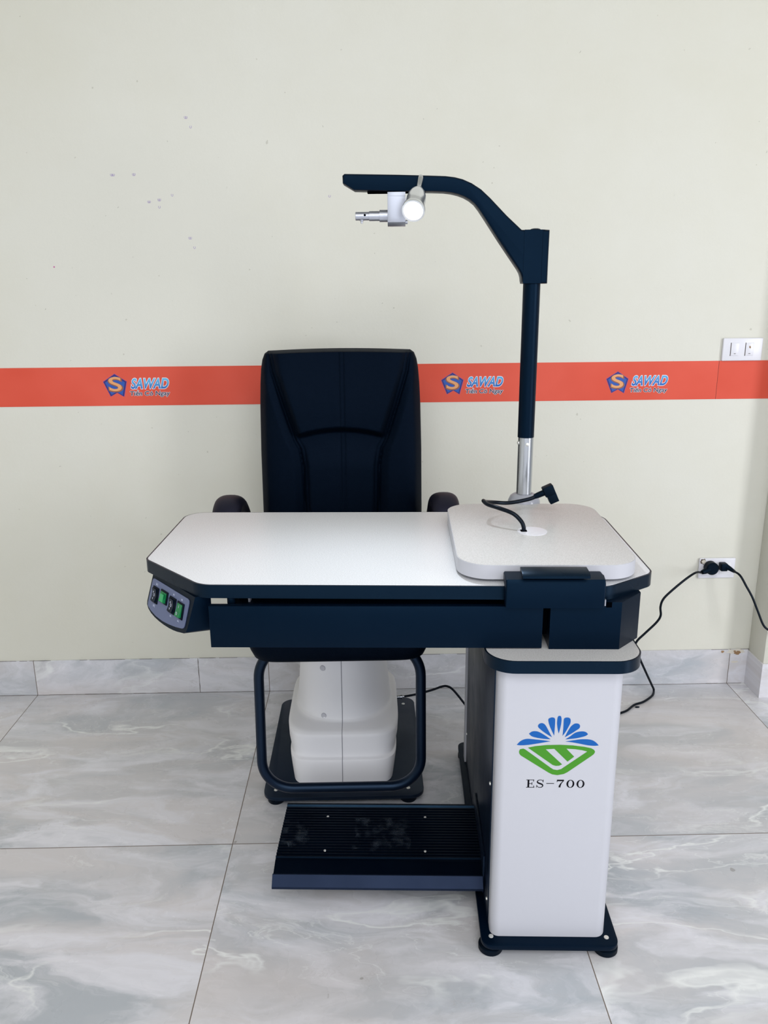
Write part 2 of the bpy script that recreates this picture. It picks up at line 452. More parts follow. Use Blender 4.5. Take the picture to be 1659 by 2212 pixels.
def logo(x, z, k):
    """x, z = left end of the badge and the height of its foot; z runs 0 to 0.071"""
    Y = -.0012
    def P(pts): return [(x-0+u*k, z+v*k) for u, v in pts]
    def shift(bm): bmesh.ops.translate(bm, verts=bm.verts, vec=(0, 0, 0)); return bm
    pen = [(0, .047), (.037, .071), (.073, .047), (.061, .000), (.0405, .0125), (.0195, .001)]
    c = Vector((.037, .033))
    inn = [tuple(c+(Vector(p)-c)*.83) for p in pen]; inn2 = [tuple(c+(Vector(p)-c)*.955) for p in pen]
    em = part('logo_badge', prism(bm_new(), P(pen), Y, Y-.0003, fn=XZ), mat('print violet rim', lin(120, 70, 150), .4), t)
    part('badge_rim', prism(bm_new(), P(inn2), Y-.0003, Y-.0006, fn=XZ), M_NAVY, em)
    part('badge_field', prism(bm_new(), P(inn), Y-.0006, Y-.0009, fn=XZ), M_BLUE, em)
    a = x+.0175*k; b = x+.0565*k
    part('badge_letter_shade', text_bm('S', a-.001, b+.0022, z+.0155*k, z+.0600*k, Y-.0009, .0003, grow=.02, bold=.012), M_GOLD2, em)
    part('badge_letter', text_bm('S', a, b, z+.0180*k, z+.0615*k, Y-.0012, .0003, bold=.012), M_GOLD, em)
    wd = part('lettering_outline', text_bm('SAWAD', x+.0835*k, x+.2010*k, z+.0240*k, z+.0565*k, Y, .0003, shear=.32, bold=.030, grow=.038), M_PW, t, smooth=False)
    part('lettering', text_bm('SAWAD', x+.0835*k, x+.2010*k, z+.0240*k, z+.0565*k, Y-.0003, .0003, shear=.32, bold=.030), M_SKY, t, smooth=False)
    part('slogan_outline', text_bm('Ti\u00ean C\u00f3 Ngay', x+.0800*k, x+.2015*k, z-.0005*k, z+.0170*k, Y, .0003, shear=.12, fat=.00115), M_PW, t, smooth=False)
    part('slogan', text_bm('Ti\u00ean C\u00f3 Ngay', x+.0800*k, x+.2015*k, z-.0005*k, z+.0170*k, Y-.0003, .0003, shear=.12, fat=.00036), M_INK, t, smooth=False)
    gp = [(x+.1036*k, z+.0202*k), (x+.1062*k, z+.0176*k)]
    part('accent_outline', ribbon(bm_new(), [(gp[0][0]-.0007, gp[0][1]+.0007), (gp[1][0]+.0007, gp[1][1]-.0007)], .0034, lambda u, v, d: (u, Y-.0003-d, v), .00003), M_PW, t, smooth=False)
    part('accent', ribbon(bm_new(), gp, .0016, lambda u, v, d: (u, Y-.0006-d, v), .0001), M_INK, t, smooth=False)
logo(-.826, .0275, 1.015)
logo(.228, .0235, .975)
logo(.749, .0215, .975)
t2 = tag(part('wall_banner', bx(1.1030, CX-.001, WY-.0012, WY-.00005, BZ0, BZ1), M_VINYL, None, shift=(1.2, WY, BZ0)),
         'short plain piece of red-orange band in the corner under the light switch', 'banner')
t2.location = (1.2, WY, BZ0)

# ------------------------------------------------------------------ switch and socket plates
sw = thing('light_switch', 'white plate with two rocker switches above the red band', 'light switch', (1.169, WY, 1.115))
part('plate', bx(-.0625, .0625, -.009, 0, .002, .072, bev=.003, seg=3), M_PLATE, sw)
for dx, dot in ((-.0245, 0), (.0215, 1)):
    r = part('rocker', bx(dx-.0125, dx+.0125, -.0115, -.008, .018, .057, bev=.001), M_PLATE, sw)
    part('rocker_gap', bx(dx-.0142, dx-.0126, -.0093, -.0085, .017, .058), M_GRIME, sw)
    part('indicator', bx(dx-.003, dx+.003, -.0119, -.0114, .0235, .0250), M_GRIME, r)
    if dot: blob(dx, .044, .0028, .0045, -.0115, .0004, 4, M_RUST, 'worn_sticker', r)
so = thing('wall_socket', 'white double socket plate low on the wall with two black plugs in it', 'socket', (1.163, WY, .394))
part('plate', bx(-.061, .061, -.010, 0, .0, .071, bev=.004, seg=3), M_PLATE, so)
part('outlet', bx(-.045, -.008, -.0112, -.009, .014, .056, bev=.001), M_PLAST, so)
part('outlet', bx(.008, .045, -.0112, -.009, .014, .056, bev=.001), M_PLAST, so)
blob(-.050, .060, .010, .011, -.0100, .0006, 14, M_GRIME, 'grime_patch', so)
blob(-.047, .059, .0075, .0085, -.0106, .0004, 15, M_FLAKE, 'grime_patch', so)

def cord(name, pts, r, label, cat, loc, sub=8):
    o = part(name, tube(bm_new(), catmull(pts, sub), r, 10), M_CORD, None, shift=loc, sharp=60); o.location = loc
    return tag(o, label, cat)
# mains lead of the desk
loc = (1.135, 2.49, .437)
pts = [(1.108, 2.494, .428), (1.098, 2.489, .426), (1.062, 2.45, .441), (1.02, 2.425, .428), (.975, 2.42, .390), (.951, 2.42, .362), (.944, 2.42, .335), (.947, 2.42, .304), (.934, 2.42, .279),
       (.90, 2.42, .242), (.876, 2.42, .215), (.873, 2.42, .193), (.893, 2.425, .147), (.923, 2.435, .088), (.955, 2.46, .030), (.966, 2.470, .008), (.950, 2.438, .0045), (.907, 2.397, .0045),
       (.869, 2.377, .0045), (.834, 2.342, .0045), (.805, 2.325, .0045), (.77, 2.31, .0045), (.66, 2.25, .0045), (.54, 2.175, .0045), (.45, 2.165, .0045), (.41, 2.145, .03), (.40, 2.10, .075), (.395, 2.047, .095)]
ld = cord('power_cord', pts, .0038, 'black power lead with round plug running from the wall socket down behind the white pillar', 'power cord', loc)
P_ = cyl(bm_new(), (1.136, 2.5195, .437), (0, -1, 0), .0215, .030, 32, bev=.004)
part('plug', P_, M_RUBBER, ld, shift=loc)
part('strain_relief', tube(bm_new(), [(1.128, 2.496, .434), (1.112, 2.495, .429), (1.100, 2.490, .427)], .008, 12, rr=[.0105, .0095, .007]), M_RUBBER, ld, shift=loc)
loc2 = (1.180, 2.49, .437)
pts = [(1.182, 2.503, .440), (1.197, 2.485, .434), (1.208, 2.45, .430), (1.225, 2.43, .397), (1.243, 2.42, .364), (1.262, 2.41, .318), (1.280, 2.400, .275), (1.298, 2.396, .258), (1.33, 2.395, .245), (1.40, 2.39, .18), (1.47, 2.38, .06), (1.52, 2.36, .008), (1.6, 2.3, .004)]
ld2 = cord('power_cord', pts, .0036, 'black lead with small square plug leaving the wall socket to the right', 'power cord', loc2)
part('plug', bx(1.166, 1.188, 2.494, 2.5195, .427, .453, bev=.003), M_RUBBER, ld2, shift=loc2)
part('strain_relief', tube(bm_new(), [(1.186, 2.500, .441), (1.194, 2.494, .437), (1.203, 2.477, .432)], .007, 12, rr=[.009, .0075, .005]), M_RUBBER, ld2, shift=loc2)

# ------------------------------------------------------------------ ophthalmic desk unit
DX, DY, DA = .36, 1.37, math.radians(-2.5)
D = thing('refraction_desk', 'black and white eye examination desk on a white pillar with lamp arm and switches', 'desk', (DX, DY, 0), DA)
def desk_w(p):
    c, s = math.cos(DA), math.sin(DA); return Vector((DX+c*p[0]-s*p[1], DY+s*p[0]+c*p[1], p[2]))
# base plate
bp = part('base_plate', prism(bm_new(), rrect(-.140, .143, -.026, .748, .022), .024, .034, bev=.0012), M_BLACK, D)
for x, y in ((-.119, 0), (.121, 0), (-.115, .715), (.118, .715)):
    part('foot', lathe(bm_new(), [(0, 0), (.023, 0), (.0255, .003), (.0255, .013), (.021, .016), (.010, .0175), (.010, .0245), (0, .0245)], (x, y+.004, 0), (0, 0, 1), 28), M_RUBBER, bp)
    part('bolt', lathe(bm_new(), [(0, 0), (.0052, 0), (.0048, .0012), (0, .0016)], (x, y, .034), (0, 0, 1), 16), M_BOLT, bp)
# pillar
pil = part('pillar_cover', prism(bm_new(), rpoly([(-.121, .038, 0), (-.121, 0, .022), (.119, 0, .022), (.119, .60, 0), (.112, .60, 0), (.112, .038, 0)], 10), .0345, .651), M_WHITE, D, label='white front cover of the pillar')
part('side_panel', bx(-.1235, .111, .0385, .640, .0345, .6505, bev=.0015), M_DEEP, D)
part('rear_cover', bx(-.128, .119, .6405, .672, .0345, .7725, bev=.0015), M_WHITE, D, label='white rear cover strip')
for z in (.083, .365): part('screw', lathe(bm_new(), [(0, 0), (.004, 0), (.0035, .0022), (0, .003)], (-.1235, .052, z), (-1, 0, 0), 12), M_BOLT, D)
part('screw', lathe(bm_new(), [(0, 0), (.004, 0), (.0035, .0022), (0, .003)], (-.1235, .625, .135), (-1, 0, 0), 12), M_BOLT, D)
# emblem and lettering on the cover
LOGO = {"petals": (((-0.0813, 0.4866), (-0.0754, 0.4937), (-0.0681, 0.4982), (-0.0595, 0.4997), (-0.0433, 0.4981), (-0.0309, 0.4968), (-0.0169, 0.4947), (-0.0307, 0.4919), (-0.0454, 0.489), (-0.0602, 0.4865), (-0.0738, 0.4856)), ((-0.0587, 0.5109), (-0.0539, 0.5151), (-0.0478, 0.5165), (-0.0404, 0.5151), (-0.0315, 0.51), (-0.0238, 0.5045), (-0.0168, 0.4992), (-0.0261, 0.4996), (-0.036, 0.5009), (-0.046, 0.503), (-0.0536, 0.5057)), ((-0.042, 0.5281), (-0.0399, 0.5322), (-0.035, 0.534), (-0.03, 0.5319), (-0.0261, 0.5268), (-0.0207, 0.5164), (-0.0141, 0.5036), (-0.0215, 0.5083), (-0.0305, 0.5149), (-0.0369, 0.5204), (-0.041, 0.5246)), ((-0.0229, 0.5399), (-0.022, 0.5441), (-0.0165, 0.5463), (-0.0116, 0.5455), (-0.0098, 0.5414), (-0.0096, 0.5289), (-0.0101, 0.5069), (-0.0152, 0.5178), (-0.02, 0.5289)), ((-0.0017, 0.5116), (-0.0042, 0.522), (-0.0059, 0.5345), (-0.0053, 0.5455), (-0.0038, 0.549), (-0.0014, 0.5497), (0.0011, 0.5487), (0.0024, 0.5428), (0.002, 0.5317), (0.0003, 0.5206)), ((0.0061, 0.5068), (0.0067, 0.5235), (0.0067, 0.5401), (0.0075, 0.5445), (0.0111, 0.5461), (0.0166, 0.5456), (0.0196, 0.5422), (0.0196, 0.5346), (0.0159, 0.5249), (0.0114, 0.5151)), ((0.0106, 0.5037), (0.0151, 0.5152), (0.0207, 0.5263), (0.0265, 0.5322), (0.0314, 0.5336), (0.0364, 0.5322), (0.0386, 0.5278), (0.0369, 0.5229), (0.031, 0.518), (0.0227, 0.5117)), ((0.012, 0.499), (0.0206, 0.5054), (0.0288, 0.5125), (0.0361, 0.5156), (0.0446, 0.5164), (0.0509, 0.5147), (0.0548, 0.5105), (0.0507, 0.507), (0.0429, 0.5042), (0.0307, 0.5013)), ((0.0125, 0.4945), (0.026, 0.4968), (0.0407, 0.4991), (0.0542, 0.4993), (0.0642, 0.4973), (0.072, 0.4918), (0.0768, 0.4862), (0.0687, 0.4854), (0.0563, 0.4863), (0.0412, 0.4895), (0.0262, 0.4926))),
 "ga": ((-0.0765, 0.4719), (-0.0748, 0.4768), (-0.0686, 0.4783), (-0.0648, 0.4766), (-0.0132, 0.436), (-0.008, 0.4325), (-0.0005, 0.4311), (0.0069, 0.4333), (0.0558, 0.4727), (0.0445, 0.4758), (0.032, 0.4777), (0.0148, 0.4788), (0.0308, 0.4612), (0.0185, 0.4502), (-0.0084, 0.4783), (-0.0251, 0.4771), (0.0083, 0.444), (0.0028, 0.4411), (-0.0034, 0.4406), (-0.0098, 0.4425), (-0.0594, 0.4804), (-0.0452, 0.4838), (-0.0242, 0.4863), (0.0017, 0.4871), (0.0266, 0.4859), (0.049, 0.4829), (0.0628, 0.4798), (0.0686, 0.4763), (0.0707, 0.4721), (0.0686, 0.4671), (0.0639, 0.4628), (0.0198, 0.4269), (0.0125, 0.4226), (0.0001, 0.42), (-0.01, 0.4217), (-0.0177, 0.4259), (-0.073, 0.4634), (-0.0759, 0.4676))}
M_EB = mat('emblem blue', lin(10, 88, 166), .45, spec=.3); M_EG = mat('emblem green', lin(66, 138, 34), .45, spec=.3); M_TXT = mat('letter black', lin(6, 6, 14), .6, spec=.1)
def smooth2(P, lim=52):
    n = len(P); V = [Vector(p) for p in P]
    cor = [i for i in range(n) if (V[i]-V[i-1]).angle(V[(i+1) % n]-V[i]) > math.radians(lim)]
    if not cor: return [(q.x, q.y) for q in catmull([(a, b, 0) for a, b in P], 5, True)]
    out = []
    for a, b in zip(cor, cor[1:]+[cor[0]+n]):
        seg = [(*P[k % n], 0) for k in range(a, b+1)]
        out += [(q.x, q.y) for q in catmull(seg, 5)[:-1]]
    return out
for p in LOGO['petals']:
    part('emblem_petal', prism(bm_new(), smooth2(p), .0, -.0004, fn=XZ), M_EB, pil, smooth=False)
part('emblem_diamond', prism(bm_new(), list(LOGO['ga']), .0, -.0004, fn=XZ), M_EG, pil, smooth=False)
F2 = lambda u, v, d: (u, -d, v)
def R(P, w): return ribbon(bm_new(), P, ([q*1.22 for q in w] if isinstance(w, list) else w*1.3), F2, .0004)
def letter(*bms):
    b0 = bm_new()
    for b in bms:
        me = bpy.data.meshes.new('tmp'); b.to_mesh(me); b.free(); b0.from_mesh(me); bpy.data.meshes.remove(me)
    part('letter', b0, M_TXT, pil, smooth=False)
zb, zt = .3918, .4092; zm = (zb+zt)/2
th = .0008
letter(R([(-.0555, zb), (-.0555, zt)], .0026), R([(-.0597, zb+th/2), (-.0445, zb+th/2)], th), R([(-.0597, zt-th/2), (-.0450, zt-th/2)], th),
       R([(-.0545, zm), (-.0485, zm)], th), R([(-.0485, zm-.0030), (-.0485, zm+.0030)], th), R([(-.0456, zt-.0045), (-.0452, zt)], [.0004, .0014]), R([(-.0450, zb+.0048), (-.0444, zb)], [.0004, .0016]))
sp_pts = [(-.0268, .4045), (-.0285, .4078), (-.0325, .4088), (-.0362, .4078), (-.0381, .4052), (-.0368, .4025), (-.0330, .4008), (-.0290, .3990), (-.0272, .3962), (-.0290, .3930), (-.0330, .3921), (-.0368, .3932), (-.0388, .3965)]
Q = catmull([(a, b, 0) for a, b in sp_pts], 5); Q = [(q.x, q.y) for q in Q]
ws = [.0008+.0018*math.exp(-((i/len(Q)-.5)/.2)**2) for i in range(len(Q))]
letter(R(Q, ws), R([(-.0268, zt-.006), (-.0264, zt)], [.0004, .0010]), R([(-.0390, zb+.0056), (-.0394, zb)], [.0004, .0010]))
letter(R([(-.0204, .4010), (-.0053, .4010)], .0009))
letter(R([(.0008, zt-.0012), (.0138, zt-.0012)], .0024), R([(.0003, zt-.0050), (.0012, zt)], [.0005, .0016]),
       R([(.0135, zt-.0014), (.0085, .4015), (.0062, .3960), (.0058, zb+.0006)], [.0008, .0016, .0027, .0030]))
for a, b in ((.0195, .0342), (.0392, .0540)):
    cx_ = (a+b)/2; o_ = [(cx_+(b-a)/2*math.cos(2*PI*k/40), zm+(zt-zb)/2*math.sin(2*PI*k/40)) for k in range(40)]
    mid = [(cx_+((b-a)/2-.0014)*math.cos(2*PI*k/40), zm+((zt-zb)/2-.0005)*math.sin(2*PI*k/40)) for k in range(40)]
    letter(ribbon(bm_new(), mid, [.0010+.0024*abs(math.cos(2*PI*k/40))**1.5 for k in range(40)], F2, .0004, closed=True))
# shelf on the pillar
sh = part('shelf', prism(bm_new(), rpoly([(-.146, -.026, .055), (.150, -.026, .055), (.150, .34, .03), (-.146, .34, .03)], 10), .6512, .6760, bev=.0022), M_BLACK2, D)
part('shelf_top', prism(bm_new(), rpoly([(-.143, -.023, .053), (.147, -.023, .053), (.147, .337, .03), (-.143, .337, .03)], 10), .6755, .6764), M_PAD, sh, label='pale laminate top of the shelf')
# control box and drawer under the table top
cb = part('control_box', prism(bm_new(), [(-.024, .026), (.109, .026), (.158, .078), (.158, .50), (-.024, .50)], .6766, .7728, bev=.0008), M_BLACK, D)
part('slot', bx(.0795, .090, .0252, .030, .7625, .7727), M_HOLE_SHADE, cb)
part('slot_tab', bx(.0735, .0775, .022, .028, .767, .779), M_GREYP, cb)
part('gap_shade', bx(-.034, -.026, .045, .20, .70, .7728), M_HOLE_SHADE, cb)  # near-black block put in as the shaded void beside the drawer
dr = part('drawer', bx(-.638, -.050, .040, .42, .681, .755, bev=.001), M_BLACK, D)
part('drawer_front', bx(-.672, -.0375, .026, .040, .6785, .7640, bev=.0012), M_BLACK, dr)
part('drawer_runner', bx(-.625, -.052, .085, .42, .7550, .7728), M_HOLE_SHADE, dr)
for x in (-.633,):
    part('drawer_peg', cyl(bm_new(), (x, .052, .755), (0, 0, 1), .0078, .0178, 20, bev=.0008), M_BLACK2, dr)
part('drawer_bracket', bx(-.604, -.600, .070, .084, .755, .7650), M_GREYP, dr)
# table top
TT = [(-.848, .566, .050), (-.843, .198, .030), (-.692, .045, .060), (.086, .036, .060), (.191, .114, .036), (.191, .566, .075)]
def inset(P, d):
    n = len(P); out = []
    cx0 = sum(p[0] for p in P)/n; 
    for i in range(n):
        p = Vector(P[i][:2]); a = Vector(P[i-1][:2]); b = Vector(P[(i+1) % n][:2])
        e1 = (p-a).normalized(); e2 = (b-p).normalized(); n1 = Vector((-e1.y, e1.x)); n2 = Vector((-e2.y, e2.x))
        m = (n1+n2).normalized(); k = d/max(.2, m.dot(n1)); q = p+m*k; out.append((q.x, q.y, max(.002, P[i][2]-d)))
    return out
tt = part('table_top', prism(bm_new(), rpoly(TT, 12), .7730, .7995, bev=.0030, seg=3), M_BLACK2, D)
part('laminate', prism(bm_new(), rpoly(inset(TT, .0036), 12), .7990, .8000), M_LAM, tt, label='speckled white laminate surface')
# sliding instrument pad
part('pad_slide', prism(bm_new(), rrect(-.16, .12, .085, .48, .02), .7999, .8065), M_HOLE_SHADE, D)
pad = part('sliding_pad', prism(bm_new(), rrect(-.196, .153, .058, .512, .062, 12), .8065, .8345, bev=.0016), M_WHITE, D, label='raised white sliding pad')
part('pad_laminate', prism(bm_new(), rrect(-.1945, .1515, .0595, .5105, .0605, 12), .8340, .8351), M_PAD, pad)
gr = part('grommet', prism(bm_new(), [(-.023+.032*math.cos(2*PI*k/40), .278+.032*math.sin(2*PI*k/40)) for k in range(40)], .8350, .8362), M_PLATE, pad, label='round white cable grommet')
part('grommet_hole', prism(bm_new(), rrect(-.048, -.034, .272, .288, .003), .8361, .8364), M_HOLE_SHADE, gr)
# pad clamp
cl = part('pad_clamp', prism(bm_new(), [(.0125, .766), (.0125, .8135), (.0175, .8210), (.0350, .8235), (.0560, .8235), (.0560, .8066), (.0345, .8060), (.0345, .766)], -.111, .0735, bev=.0032, seg=3, fn=YZ), M_BLACK, D)
part('shaded_handle_neck', bx(-.076, .034, .0200, .050, .8220, .8300), M_HOLE_SHADE, cl)  # neck coloured near-black as the shadow under the handle
part('clamp_handle', prism(bm_new(), [(.000, .8290), (.000, .8340), (.006, .8385), (.036, .8395), (.036, .8290)], -.083, .041, bev=.0012, fn=YZ), M_BLACK2, cl)
# switch housing under the left chamfer
A_ = Vector((-.8235, .1887, .773)); B_ = Vector((-.6986, .0449, .773)); U_ = (B_-A_).normalized(); Nn = Vector((U_.y, -U_.x, 0))
V_ = Vector((Nn.x*.25, Nn.y*.25, -1)).normalized(); LL = (B_-A_).length
Nf = U_.cross(V_); 
if Nf.dot(Nn) < 0: Nf = -Nf
def PF(u, v, d): return tuple(A_+U_*u+V_*v+Nf*d)
face = [(-.003, .0), (-.0119, .0640), (-.0105, .0715), (-.002, .0782), (.0132, .0836), (.033, .0870), (.054, .0887), (.078, .0893), (.1012, .0886), (.120, .0870), (.1362, .0847), (.165, .0789), (.1710, .0750), (.1744, .0682), (.1855, .0)]
bm = bm_new()
fr = [bm.verts.new(PF(u, v, 0)) for u, v in face]
bk = []
for u, v in face:
    p = Vector(PF(u, v, 0)); q = p+(Vector((.075, .085, 0)) if u < .1 else Vector((.075, .018, 0)))
    bk.append(bm.verts.new(Vector((min(q.x, -.676), max(q.y, .060), min(.7728, q.z)))))
bm.faces.new(fr); bm.faces.new(bk[::-1])
for i in range(len(fr)):
    j = (i+1) % len(fr); bm.faces.new((fr[i], bk[i], bk[j], fr[j]))
hs = part('switch_housing', bm, M_BLACK, D, sharp=30)
pl = [(.0100, .0100), (.0045, .0115), (.0015, .0165), (-.0045, .0660), (-.0030, .0720), (.012, .0775), (.0397, .0822), (.070, .0830), (.0986, .0810), (.130, .0770), (.1562, .0718), (.1618, .0690), (.1645, .0643), (.1684, .0170), (.1665, .0120), (.1610, .0100)]
M_PANEL = painted('grey blue panel film', lin(96, 106, 140), .42)
pn = part('switch_panel', prism(bm_new(), pl, .0002, .0016, fn=PF), M_PANEL, hs, label='grey panel film with four rocker switches')
M_GREEN = mat('green translucent rocker', lin(24, 122, 72), .25, spec=.4); M_GREEN2 = mat('bright green rocker face', lin(56, 165, 104), .25, spec=.4)
M_MARK = mat('white print', lin(206, 212, 232), .5)
def ring(cx, cz, r, w, d, seg=20, el=1.0): return ribbon(bm_new(), [(cx+r*math.cos(2*PI*k/seg), cz+r*el*math.sin(2*PI*k/seg)) for k in range(seg)], w, lambda u, v, q: PF(u, v, d+q), .0003, closed=True)
def stroke(P, w, d): return ribbon(bm_new(), P, w, lambda u, v, q: PF(u, v, d+q), .0003)
def join(bms):
    b0 = bm_new()
    for b in bms:
        me = bpy.data.meshes.new('tmp'); b.to_mesh(me); b.free(); b0.from_mesh(me); bpy.data.meshes.remove(me)
    return b0
for i, (u0, u1, v0, v1) in enumerate([(.0115, .0390, .0240, .0580), (.0480, .0810, .0210, .0482), (.0895, .1185, .0236, .0568), (.1245, .1535, .0238, .0565)]):
    um, vm = (u0+u1)/2, (v0+v1)/2
    fr_ = part('rocker_switch', prism(bm_new(), rrect(u0, u1, v0, v1, .0015, 3), .0014, .0036, bev=.0006, fn=PF), M_RUBBER, pn)
    a0, a1, b0, b1 = u0+.004, u1-.0055, v0+.0035, v1-.0035
    bm = bm_new()
    prof = [(b0, .0075), (b0+(b1-b0)*.35, .0052), (vm, .0046), (b1-(b1-b0)*.35, .0052), (b1, .0075)] if i in (0, 2) else [(b0, .0046), (vm, .0056), (b1, .0085)]
    pp = [(b0, .003)]+prof+[(b1, .003)]
    lo = [bm.verts.new(PF(a0, v, d)) for v, d in pp]; hi = [bm.verts.new(PF(a1, v, d)) for v, d in pp]
    bm.faces.new(lo); bm.faces.new(hi[::-1])
    for k in range(len(pp)): bm.faces.new((lo[k], lo[(k+1) % len(pp)], hi[(k+1) % len(pp)], hi[k]))
    rk = part('rocker', bm, (M_DEEP if i in (0, 2) else M_GREEN), fr_)
    uc = (a0+a1)/2
    if i in (0, 2):
        part('rocker_symbol', join([ring(uc, vm, .0024, .0007, .0050, el=1.25), stroke([(uc, b0+.0045), (uc-.0016, b0+.0082), (uc+.0016, b0+.0082), (uc, b0+.0045)], .0006, .0070),
                                    stroke([(uc, b1-.0045), (uc-.0016, b1-.0082), (uc+.0016, b1-.0082), (uc, b1-.0045)], .0006, .0070)]), M_MARK, rk, smooth=False)
    elif i == 1:
        part('rocker_lens', prism(bm_new(), rrect(uc-.006, uc+.008, b0+.003, b1-.001, .001, 2), .0072, .0090, fn=PF), M_GREEN2, rk)
        part('rocker_symbol', stroke([(uc-.0090, vm-.001), (uc-.0090, vm+.002)], .0010, .0062), M_MARK, rk, smooth=False)
    else:
        part('rocker_symbol', join([stroke([(uc, b0+.003), (uc, b0+.008)], .0008, .0062), ring(uc-.001, b1-.0065, .0024, .0007, .0085, el=1.2)]), M_MARK, rk, smooth=False)
marks = [(.0255, .0185), (.0255, .0640), (.1040, .0180), (.1030, .0625), (.1400, .0185), (.1370, .0625)]
bms = []
for j, (u, v) in enumerate(marks):
    bms = []
    s = 1.0 if j < 2 else .72
    bms += [stroke([(u-.0038*s, v-.0024*s), (u-.0036*s, v+.0026*s)], .0009*s, .0016), stroke([(u+.0004*s, v-.0024*s), (u+.0034*s, v-.0009*s), (u+.0008*s, v+.0008*s), (u+.0036*s, v+.0026*s)], .0008*s, .0016), stroke([(u-.0018*s, v-.0006*s), (u-.0014*s, v+.0020*s)], .0008*s, .0016)]
    part('printed_symbol', join(bms), M_MARK, pn, smooth=False)
# foot rest
prof = [(.086, .078), (.101, .098), (.135, .108)]
Y0, Y1, nr = .140, .326, 19
for k in range(nr):
    y = Y0+(Y1-Y0)*k/nr; s = (Y1-Y0)/nr
    prof += [(y+.001, .1085), (y+.0018, .1125), (y+s*.55, .1125), (y+s*.65, .1085)]
prof += [(Y1, .1085), (Y1+.004, .1130), (Y1+.010, .1130), (Y1+.010, .078)]
M_FOOTR = painted('black anodised board', (.0004, .0012, .004, 1), .34, tint=BT, spec=.28)
M_FRONTB = painted('lightened front bevel', (.004, .008, .020, 1), .45, tint=(.4, .55, 1, 1), spec=.38)  # black bevel painted lighter for the light on its upward-facing front
ft = part('footrest', prism(bm_new(), prof, -.590, -.1285, fn=YZ), M_FOOTR, D, smooth=False, label='ribbed black footrest board')
part('footrest_lip', prism(bm_new(), [(.0835, .074), (.0835, .0795), (.0995, .0990), (.103, .0985), (.104, .074)], -.5915, -.1284, fn=YZ), M_FRONTB, ft, smooth=False)
part('footrest_bracket', bx(-.1284, -.1236, .10, .33, .055, .150, bev=.001), M_DEEP, ft)
for x, y in ((-.485, .285), (-.250, .285), (-.481, .163), (-.253, .163)):
    part('screw', lathe(bm_new(), [(0, 0), (.0032, 0), (.0028, .001), (0, .0014)], (x, y, .1118), (0, 0, 1), 12), M_BOLT, ft)
def film():
    m = mat('crumpled clear film', (.06, .08, .11, 1), .14); n = N(m); n.b.inputs['Alpha'].default_value = .22
    v = n.obj(); n.link(n.rng(n.noise(v, 34, 4, .6), .48, .72, .0, .38), n.b.inputs['Alpha']); return m
M_FILM = film()
from mathutils import noise as mn
for x0, x1, y0, y1 in ((-.420, -.285, .165, .275), (-.586, -.520, .175, .265)):
    bm = bm_new(); nx, ny = 60, 44; g = []
    for j in range(ny+1):
        row = []
        for i in range(nx+1):
            u, v = i/nx, j/ny; wob = .012*mn.noise(Vector((u*4, v*4, x0)))
            x = x0+(x1-x0)*u+wob*(0 if x0 < -.55 and u < .2 else 1); y = y0+(y1-y0)*v+wob
            z = .1132+.0022*abs(mn.noise(Vector((x*34, y*110, 1))))+.0012*mn.noise(Vector((x*90, y*60, 5)))+.0006
            row.append(bm.verts.new((x, y, z)))
        g.append(row)
    for j in range(ny):
        for i in range(nx): bm.faces.new((g[j][i], g[j][i+1], g[j+1][i+1], g[j+1][i]))
    part('protective_film', bm, M_FILM, ft, sharp=80, label='scrap of clear crumpled film')
# pole
PYc = .540
part('pole_collar', lathe(bm_new(), [(.020, .7992), (.0395, .7992), (.0400, .815), (.0390, .836), (.0340, .8475), (.0270, .8525), (.0215, .8540), (.0205, .8535)], (-.003, PYc, 0), (0, 0, 1), 48), M_GREYP, D, label='pale grey plastic collar')
pb = part('pole', lathe(bm_new(), [(0, .8000), (.0184, .8000), (.0184, 1.005), (0, 1.005)], (-.004, PYc, 0), (0, 0, 1), 48), M_CHROME, D, label='bare steel pole section')
part('screw', lathe(bm_new(), [(0, 0), (.0045, 0), (.0042, .0024), (.0015, .0040), (0, .0040)], (-.003, PYc-.0180, .979), (0, -1, 0), 16), M_BOLT, pb)
part('screw', lathe(bm_new(), [(0, 0), (.0045, 0), (.0042, .0024), (.0015, .0040), (0, .0040)], (-.0215, PYc-.004, .981), (-1, -.1, 0), 16), M_BOLT, pb)
part('pole_sleeve', lathe(bm_new(), [(.0180, .9945), (.0196, .9945), (.0198, 1.30), (.0198, 1.365), (.0100, 1.365)], (-.0045, PYc, 0), (0, 0, 1), 48), M_BLACK, D, label='black sleeve of the pole')
# arm
arm_o = [(-.4345, 1.5845), (-.4300, 1.5885), (-.311, 1.5855), (-.229, 1.5825), (-.206, 1.5815), (-.186, 1.5790), (-.168, 1.5745), (-.148, 1.5660), (-.127, 1.5530), (-.106, 1.5345), (-.069, 1.498), (-.0345, 1.4675),
         (.0280, 1.4665), (.0270, 1.3510), (-.0260, 1.3510), (-.0300, 1.3560), (-.0310, 1.3650), (-.0340, 1.3740), (-.0390, 1.3825), (-.083, 1.443), (-.115, 1.489), (-.131, 1.5115), (-.141, 1.5235), (-.152, 1.5320), (-.164, 1.5385), (-.178, 1.5435), (-.193, 1.5470),
         (-.209, 1.5490), (-.235, 1.5500), (-.301, 1.5510), (-.409, 1.5545), (-.4340, 1.5690)]
def inset_c(P, d):
    n = len(P); out = []
    for i in range(n):
        p = Vector(P[i]); a = Vector(P[i-1]); b = Vector(P[(i+1) % n]); e1 = (p-a).normalized(); e2 = (b-p).normalized()
        m = Vector((e1.y, -e1.x))+Vector((e2.y, -e2.x)); k = d/max(.35, m.length/2)
        out.append(tuple(p+m.normalized()*k))
    return out
